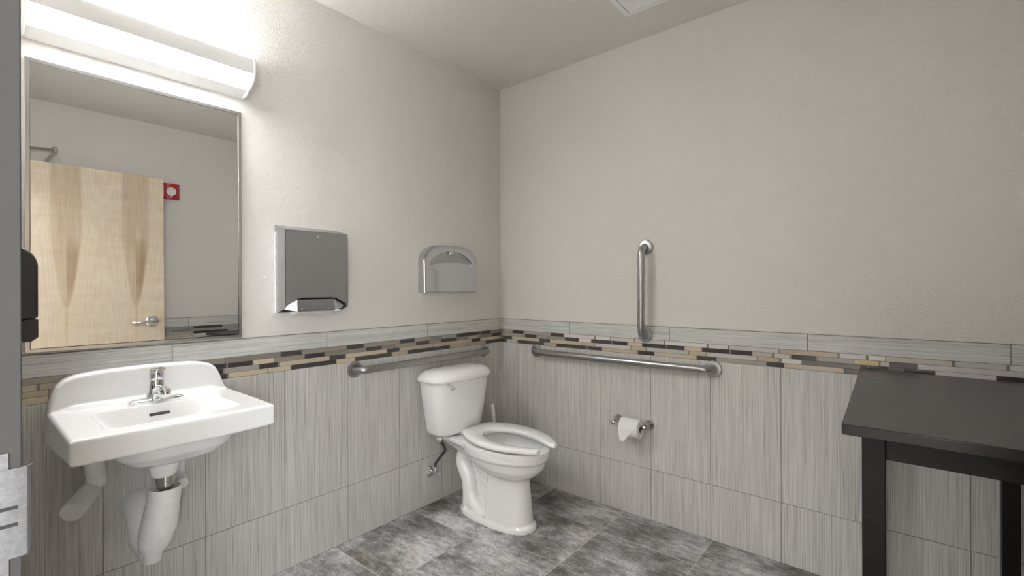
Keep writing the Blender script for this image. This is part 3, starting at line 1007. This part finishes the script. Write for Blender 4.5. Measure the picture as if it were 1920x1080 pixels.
bmesh.ops.remove_doubles(bm, verts=bm.verts[:], dist=1e-6)
obj('roll', bm, M['paper'], t, smooth=35)
bm = bmesh.new()
loft(bm, [ring_x(RX0 + .002, RC - .0005), ring_x(RX1 - .002, RC - .0005), ring_x(RX1 - .002, RC - .002), ring_x(RX0 + .002, RC - .002), ring_x(RX0 + .002, RC - .0005)], False)
obj('cardboard_tube', bm, M['cardboard'], t, smooth=40)
# loose sheet: follows the front of the roll then hangs, torn to a point on the left
bm = bmesh.new()
NU, NV = 20, 14
grid = []
for j in range(NV + 1):
    v_ = j / NV
    row = []
    for i in range(NU + 1):
        u_ = i / NU
        xr = RX1 - .001 - (RX1 - RX0) * .0
        right = (RX1 - .001) - (max(0, v_ - .42) / .58) ** .8 * .074
        left = RX0 + .001 + .012 * max(0, v_ - .7) / .3
        x = left + (right - left) * u_
        if v_ < .55:
            a = radians(75 + 110 * v_ / .55)
            y = rc.y + (RR0 + .0012) * cos(a)
            z = rc.z + (RR0 + .0012) * sin(a)
            a_end = (y, z)
        else:
            w_ = (v_ - .55) / .45
            y = rc.y - RR0 - .001 + .004 * sin(w_ * 3) - .002 * w_ + .003 * sin(u_ * 5) * w_
            z = rc.z - .005 - .062 * w_
        row.append(bm.verts.new((x, y, z)))
    grid.append(row)
for j in range(NV):
    for i in range(NU):
        bm.faces.new((grid[j][i], grid[j][i + 1], grid[j + 1][i + 1], grid[j + 1][i]))
o = obj('loose_sheet', bm, M['paper'], t, smooth=60)
sl = o.modifiers.new('sol', 'SOLIDIFY')
sl.thickness = .0006

# ------------------------------------------------------------------ toilet
AX = -.512        # the bowl's centre line
t = thing('toilet', 'white floor-standing toilet with tank and open-front seat in the corner', 'toilet', (.42, AX, 0))
bm = bmesh.new()
def egg(x0, x1, hw_, z, k=56, e=2.15, sh=.0):
    cx_, a = (x0 + x1) / 2, (x1 - x0) / 2
    out = []
    for i in range(k):
        tt = 2 * pi * i / k
        c, s_ = cos(tt), sin(tt)
        x = cx_ + math.copysign(abs(c) ** (2 / e), c) * a
        y = math.copysign(abs(s_) ** (2 / e), s_) * hw_ * (1 - sh * (c + .15))
        out.append((x, AX + y, z))
    return out
# foot
loft(bm, [egg(.168, .662, .112, 0, e=2.5), egg(.170, .660, .112, .022, e=2.5), egg(.180, .650, .104, .034, e=2.5)], True)
# skirt column with flat back
def dcol(x0, x1, hw_, z):
    p_ = [(x0, -hw_), ]
    for i in range(17):
        a = -pi / 2 + pi * i / 16
        p_.append((x1 - .13 + .13 * cos(a), hw_ * sin(a)))
    p_ += [(x0, hw_)]
    return [(x, AX + y, z) for x, y in p_]
loft(bm, [dcol(.412, .648, .1, .02), dcol(.418, .640, .095, .12), dcol(.424, .631, .089, .20), dcol(.428, .624, .084, .295)], True)
# bowl with crease under the rim band
loft(bm, [egg(.215, .742, .180, .430, sh=.06), egg(.214, .743, .181, .415, sh=.06), egg(.222, .735, .177, .375, sh=.06), egg(.236, .724, .166, .366, sh=.05), egg(.25, .716, .160, .345, sh=.04),
          egg(.275, .708, .150, .325), egg(.31, .69, .134, .303), egg(.345, .668, .113, .285), egg(.38, .648, .094, .272), egg(.41, .625, .072, .264)], True)
# rear shelf carrying the tank
def shelf(z, x0, x1, w0, w1):
    return [(x0, AX - w0, z), (x1, AX - w1, z), (x1, AX + w1, z), (x0, AX + w0, z)]
loft(bm, [shelf(.425, .035, .30, .125, .150), shelf(.405, .04, .30, .12, .150), shelf(.385, .08, .30, .095, .13), shelf(.33, .15, .31, .06, .10)], True)
# centre web and S-shaped trapway
loft(bm, [[(x, y, z) for x, z in ((.19, .02), (.5, .02), (.5, .3), (.3, .35), (.19, .33))] for y in (AX - .022, AX + .022)], True)
for s_ in (-1, 1):
    pth = catmull([(.48, AX + s_ * .040, .175), (.42, AX + s_ * .050, .192), (.36, AX + s_ * .058, .236), (.318, AX + s_ * .058, .295), (.285, AX + s_ * .054, .345)], 6)
    tube(bm, pth, [.026 - .004 * i / len(pth) for i in range(len(pth))], 20)
    pth = catmull([(.50, AX + s_ * .040, .225), (.43, AX + s_ * .056, .232), (.375, AX + s_ * .066, .268), (.335, AX + s_ * .07, .32)], 6)
    tube(bm, pth, .022, 18)
    pth = catmull([(.300, AX + s_ * .045, .325), (.262, AX + s_ * .047, .345), (.218, AX + s_ * .047, .325), (.203, AX + s_ * .047, .282), (.222, AX + s_ * .047, .232), (.250, AX + s_ * .047, .185), (.258, AX + s_ * .047, .12), (.260, AX + s_ * .047, .05), (.27, AX + s_ * .047, .01)], 6)
    tube(bm, pth, [.042 + .012 * max(0, i / len(pth) - .6) for i in range(len(pth))], 22)
    pth = catmull([(.262, AX + s_ * .045, .12), (.275, AX + s_ * .05, .085), (.305, AX + s_ * .05, .05), (.36, AX + s_ * .042, .018), (.40, AX + s_ * .03, .0)], 6)
    tube(bm, pth, [.042 - .010 * i / len(pth) for i in range(len(pth))], 20)
bowl = obj('bowl', bm, M['porcelain'], t)
rm = bowl.modifiers.new('r', 'REMESH')
rm.mode = 'VOXEL'
rm.voxel_size = .0042
sm = bowl.modifiers.new('s', 'SMOOTH')
sm.iterations = 5
sm.factor = .5
bm = bmesh.new()
loft(bm, [egg(.305, .705, .138, .50, sh=.05), egg(.305, .705, .138, .427, sh=.05), egg(.30, .709, .143, .40, sh=.05), egg(.31, .70, .136, .36), egg(.335, .675, .112, .31), egg(.37, .62, .08, .27), egg(.40, .57, .05, .25), egg(.43, .53, .02, .243)], True)
cut = obj('cutter', bm, M['porcelain'])
bo = bowl.modifiers.new('b', 'BOOLEAN')
bo.operation = 'DIFFERENCE'
bo.solver = 'EXACT'
bo.object = cut
bake(bowl, 45)
bpy.data.objects.remove(cut)
for s_ in (-1, 1):
    bm = bmesh.new()
    disc_stack(bm, (.262, AX + s_ * .090, .031), (0, 0, 1), [(0, .0155), (.012, .0155), (.019, .011), (.0215, .004)], 24)
    obj('bolt_cap', bm, M['porcelain'], t, smooth=50)
# seat
SO, SA = Vector((.228, -.487)), radians(-4.5)
ca, sa = cos(SA), sin(SA)
def st(u, v):
    return (SO.x + u * ca - v * sa, SO.y + u * sa + v * ca)
outer = [(0, 0), (0, .05), (.001, .088), (.007, .102), (.02, .113), (.06, .135), (.12, .163), (.19, .183), (.26, .188), (.33, .180), (.40, .160), (.46, .132), (.50, .110), (.522, .095), (.533, .084)]
inner = [(.5335, .050), (.522, .046), (.51, .048), (.49, .056), (.455, .072), (.41, .088), (.35, .101), (.28, .104), (.22, .095), (.175, .078), (.145, .052), (.132, .026), (.128, 0)]
def resample(pts, m_):
    P_ = catmull([Vector((a, b, 0)) for a, b in pts], 8)
    d_ = [0.]
    for p_, q_ in zip(P_, P_[1:]):
        d_.append(d_[-1] + (q_ - p_).length)
    out, j = [], 0
    for i in range(m_ + 1):
        t_ = d_[-1] * i / m_
        while j < len(d_) - 2 and d_[j + 1] < t_:
            j += 1
        f_ = (t_ - d_[j]) / max(1e-9, d_[j + 1] - d_[j])
        out.append(P_[j].lerp(P_[j + 1], f_))
    return out
NS = 34
oc = resample(outer, NS)                    # back centre to tip
ic = resample(list(reversed(inner)), NS)
stations = [(oc[j], ic[j], -1) for j in range(NS, 0, -1)] + [(oc[j], ic[j], 1) for j in range(NS + 1)]
ZT = .4665
def seat_ring(o_, i_, sg, shrink=0., push=0.):
    O_ = Vector(st(o_.x + push, sg * o_.y))
    I_ = Vector(st(i_.x + push, sg * i_.y - .010 * min(1, (.53 - min(.53, i_.x)) / .1)))
    c_ = (O_ + I_) / 2
    O_, I_ = O_.lerp(c_, shrink), I_.lerp(c_, shrink)
    w_ = (I_ - O_)
    L_ = max(w_.length, 1e-6)
    w_ /= L_
    r_ = min(.011, L_ * .35)
    pr = [(.004, -.023), (.0008, -.020), (0, -.014), (.0006, -.008), (.0035, -.003), (r_, 0.)]
    zs = 1 - shrink * .5
    ring = [(*(O_ + w_ * min(d_, L_ * .4)), ZT - .012 + (z_ + .012) * zs) for d_, z_ in pr]
    ring += [(*(I_ - w_ * min(d_, L_ * .4)), ZT - .012 + (z_ + .012) * zs) for d_, z_ in reversed(pr)]
    return ring
bm = bmesh.new()
rings = [seat_ring(*stations[0], .55, .006), seat_ring(*stations[0], .18, .0045)] + [seat_ring(*q_) for q_ in stations] + [seat_ring(*stations[-1], .18, .0045), seat_ring(*stations[-1], .55, .006)]
loft(bm, rings, True)
seat = obj('seat', bm, M['seat'], t, smooth=55)
for s_ in (-1, 1):
    bm = bmesh.new()
    a, b = st(-.012, s_ * .07)
    box(bm, (a - .014, b - .02, .426), (a + .02, b + .02, .456))
    obj('seat_hinge', bm, M['seat'], t, bevel=.006)
# tank
TYC = -.535
def tank_ring(z, x0, x1, hw_, bow, k=60):
    out = []
    e = 5.
    for i in range(k):
        tt = 2 * pi * i / k
        c, s_ = cos(tt), sin(tt)
        px = math.copysign(abs(c) ** (2 / e), c)
        py = math.copysign(abs(s_) ** (2 / e), s_)
        x = (x0 + x1) / 2 + px * (x1 - x0) / 2
        if px > 0:
            x += bow * (1 - abs(py) ** 2.2) * px - bow * .9 * abs(py) ** 4 * px
        out.append((x, TYC + py * hw_, z))
    return out
bm = bmesh.new()
loft(bm, [tank_ring(.428, .05, .17, .140, .012), tank_ring(.436, .035, .188, .164, .016), tank_ring(.452, .028, .195, .171, .018), tank_ring(.60, .024, .208, .197, .022), tank_ring(.738, .02, .216, .219, .024)], True)
tk = obj('tank', bm, M['porcelain'], t, smooth=50)
bm = bmesh.new()
loft(bm, [tank_ring(.735, .014, .226, .229, .025), tank_ring(.739, .012, .229, .232, .025), tank_ring(.748, .012, .229, .232, .025), tank_ring(.762, .014, .225, .227, .025), tank_ring(.778, .022, .214, .214, .024), tank_ring(.790, .036, .195, .192, .022), tank_ring(.796, .055, .165, .160, .016), tank_ring(.798, .08, .14, .10, .008)], True)
obj('tank_lid', bm, M['porcelain'], t, smooth=60)
bm = bmesh.new()
fl = Vector((.224, -.660, .702))
disc_stack(bm, fl, (1, -.25, 0), [(0, .013), (.006, .013), (.01, .009), (.018, .008), (.02, .005)], 20)
pth = catmull([fl + Vector((.014, 0, 0)), fl + Vector((.019, -.022, .014)), fl + Vector((.018, -.052, .034))], 5)
tube(bm, pth, [.0055, .005, .005, .005, .005, .005, .005, .0055, .006, .0065, .006], 12)
obj('flush_lever', bm, M['chrome'], t, smooth=45)
bm = bmesh.new()
disc_stack(bm, (.118, -.660, .400), (0, 0, 1), [(0, .012), (.004, .017), (.018, .017), (.02, .012), (.04, .012)], 16)
obj('fill_nut', bm, M['plastic_white'], t, smooth=30)
bm = bmesh.new()
disc_stack(bm, (.13, -.612, .405), (0, 0, 1), [(0, .005), (.005, .009), (.012, .009), (.014, .005), (.04, .005)], 12)
obj('tank_bolt', bm, M['nickel'], t, smooth=30)

bm = bmesh.new()
pth = catmull([(.052, -.633, .231), (.055, -.632, .248), (.078, -.612, .29), (.105, -.607, .325), (.115, -.63, .365), (.118, -.657, .392), (.118, -.660, .402)], 7)
tube(bm, pth, .0075, 14)
obj('fill_hose', bm, M['rubber'], t, smooth=50)
bm = bmesh.new()
disc_stack(bm, (.118, -.6595, .385), (0, 0, 1), [(0, .008), (.002, .0105), (.013, .0105), (.0145, .008)], 16)
obj('hose_nut', bm, M['chrome'], t, smooth=30)

# shut-off valve
t = thing('shutoff_valve', 'small chrome shut-off valve on the tiled wall beside the toilet', 'valve', (0, -.633, .165))
bm = bmesh.new()
disc_stack(bm, (.007, -.633, .193), (1, 0, 0), [(0, .031), (.003, .031), (.009, .024), (.012, .012)], 32)
obj('escutcheon', bm, M['chrome'], t, smooth=30)
bm = bmesh.new()
disc_stack(bm, (.012, -.633, .193), (1, 0, 0), [(0, .009), (.035, .009), (.036, .013), (.06, .013), (.062, .008)], 20)
disc_stack(bm, (.052, -.633, .193), (0, 0, 1), [(0, .009), (.02, .009), (.021, .0125), (.035, .0125), (.037, .008)], 16)
obj('valve_body', bm, M['chrome'], t, smooth=30)
bm = bmesh.new()
rr = []
for d in (.072, .084):
    rr.append([(d, -.633 + .017 * cos(2 * pi * i / 24) * (1 + .08 * cos(i * pi)), .193 + .012 * sin(2 * pi * i / 24)) for i in range(24)])
loft(bm, rr, True)
disc_stack(bm, (.06, -.633, .193), (1, 0, 0), [(0, .005), (.014, .005)], 12)
obj('valve_handle', bm, M['chrome'], t, smooth=40)
# toilet brush in the corner behind the toilet
t = thing('toilet_brush', 'white toilet brush standing in the corner behind the toilet', 'toilet brush', (.095, -.15, 0))
bm = bmesh.new()
disc_stack(bm, (.095, -.15, 0), (0, 0, 1), [(0, .045), (.004, .048), (.11, .042), (.118, .038), (.12, .018)], 32)
obj('holder', bm, M['plastic_white'], t, smooth=40)
bm = bmesh.new()
hd = [(.095, -.15, .11), (.088, -.15, .19), (.079, -.15, .28), (.070, -.15, .37), (.062, -.15, .43), (.054, -.15, .475), (.051, -.15, .490), (.050, -.15, .497)]
tube(bm, hd, [.008, .009, .010, .0125, .0145, .014, .011, .004], 16)
obj('handle', bm, M['plastic_white'], t, smooth=60)

# ------------------------------------------------------------------ table
TX0, TX1, TY0, TZ = 1.985, 2.462, -1.025, .917
t = thing('side_table', 'tall narrow black wooden table against the right end of the back wall', 'table', ((TX0 + TX1) / 2, TY0 / 2, 0))
bm = bmesh.new()
rings = []
for z, g_ in ((TZ - .026, 0.), (TZ, 0.)):
    rings.append([(TX0 + .018, TY0, z), (TX1, TY0, z), (TX1, -.052, z), (TX0 - .004, -.010, z)])
loft(bm, rings, True)
obj('tabletop', bm, M['table_top'], t, bevel=.002)
LW = .046
legs = [(TX0 + .050, TY0 + .040), (TX1 - .040 - LW, TY0 + .040), (TX0 + .042, -.052 - LW), (TX1 - .040 - LW, -.052 - LW)]
legs[0] = (2.040, -.985)
legs[2] = (2.014, -.098)
legs[3] = (2.377, -.098)
legs[1] = (2.377, -.985)
for x, y in legs:
    bm = bmesh.new()
    box(bm, (x, y, 0), (x + LW, y + LW, TZ - .026))
    obj('leg', bm, M['espresso'], t, bevel=.002)
za, zb = TZ - .026 - .055, TZ - .026
for a, b in (((2.040 + LW, -.978, za - .002), (2.377, -.956, zb)), ((2.014 + LW, -.075, za), (2.377, -.055, zb)), ((2.394, -.939, za), (2.414, -.098, zb))):
    bm = bmesh.new()
    box(bm, a, b)
    obj('apron', bm, M['espresso'], t, bevel=.0015)
bm = bmesh.new()
loft(bm, [[(2.052, -.939, z), (2.072, -.939, z), (2.046, -.098, z), (2.026, -.098, z)] for z in (za, zb)], True)
obj('apron', bm, M['espresso'], t, bevel=.0015)

# ------------------------------------------------------------------ ceiling vent
VX0, VX1, VY1, VY0 = 1.062, 1.402, -.255, -.595
t = thing('ceiling_vent', 'white square air vent in the ceiling', 'vent', ((VX0 + VX1) / 2, (VY0 + VY1) / 2, H - .02))
cx_, cy_ = (VX0 + VX1) / 2, (VY0 + VY1) / 2
hv = (VX1 - VX0) / 2
def sq(h, z):
    return [(cx_ - h, cy_ - h, z), (cx_ + h, cy_ - h, z), (cx_ + h, cy_ + h, z), (cx_ - h, cy_ + h, z)]
bm = bmesh.new()
loft(bm, [sq(hv, H), sq(hv, H - .006), sq(hv - .004, H - .009), sq(hv - .026, H - .009), sq(hv - .027, H)], False)
obj('vent_frame', bm, M['vent_white'], t)
bm = bmesh.new()
for i in range(3):
    h0 = hv - .031 - i * .045
    loft(bm, [sq(h0, H - .010 - .002 * i), sq(h0 - .004, H - .0115 - .002 * i), sq(h0 - .050, H - .002)], False)
    loft(bm, [sq(h0 - .0005, H - .0085 - .002 * i), sq(h0 - .048, H - .0005)], False)
obj('vent_louvre', bm, M['vent_white'], t)
bm = bmesh.new()
loft(bm, [sq(hv - .027, H - .0008), sq(hv - .027, H - .0002)], True)
obj('vent_duct', bm, M['dark'], t)

# ------------------------------------------------------------------ fire alarm strobe on the right wall (seen in the mirror)
AY, AZ, AH = -1.264, 2.08, .064
t = thing('fire_alarm', 'red fire alarm strobe beside the door, seen in the mirror', 'fire alarm', (W, AY, AZ - AH))
bm = bmesh.new()
RR = []
for i in range(13):
    u = -1 + i / 6
    y = AY + u * .060
    d = .022 + .022 * (1 - u * u)
    RR.append([(W, y, AZ - AH), (W - d, y, AZ - AH + .002), (W - d, y, AZ + AH - .002), (W, y, AZ + AH)])
loft(bm, RR, True)
obj('housing', bm, M['red'], t, smooth=30)
bm = bmesh.new()
disc_stack(bm, (W - .040, AY, AZ - .004), (-1, 0, 0), [(0, .034), (.006, .033), (.008, .026), (.004, .02), (.012, .012), (.016, .009), (.018, .004)], 28)
box(bm, (W - .052, AY - .004, AZ - .052), (W - .042, AY + .004, AZ - .03))
obj('strobe_lens', bm, M['clear'], t, smooth=30)
for s_ in (-1, 1):
    for i, chh in enumerate('FIRE'):
        cu = bpy.data.curves.new('txt', 'FONT')
        cu.body = chh
        cu.size = .016
        cu.extrude = .0006
        cu.align_x = 'CENTER'
        to = bpy.data.objects.new('txt', cu)
        COL.objects.link(to)
        dg = bpy.context.evaluated_depsgraph_get()
        me = bpy.data.meshes.new_from_object(to.evaluated_get(dg))
        bpy.data.objects.remove(to)
        bm = bmesh.new()
        bm.from_mesh(me)
        # text x -> -y of the room seen from inside (reader faces +x), text y -> z
        yy = AY + s_ * .049
        u = s_ * .049 / .064
        d = .022 + .022 * (1 - u * u)
        for v in bm.verts:
            x_, y_, z_ = v.co
            yl = yy - x_
            ul = (yl - AY) / .064
            dl = .022 + .022 * (1 - ul * ul)
            v.co = (W - dl - .0012 - z_, yl, AZ + .022 - i * .019 + y_)
        obj('letter', bm, M['letter'], t)
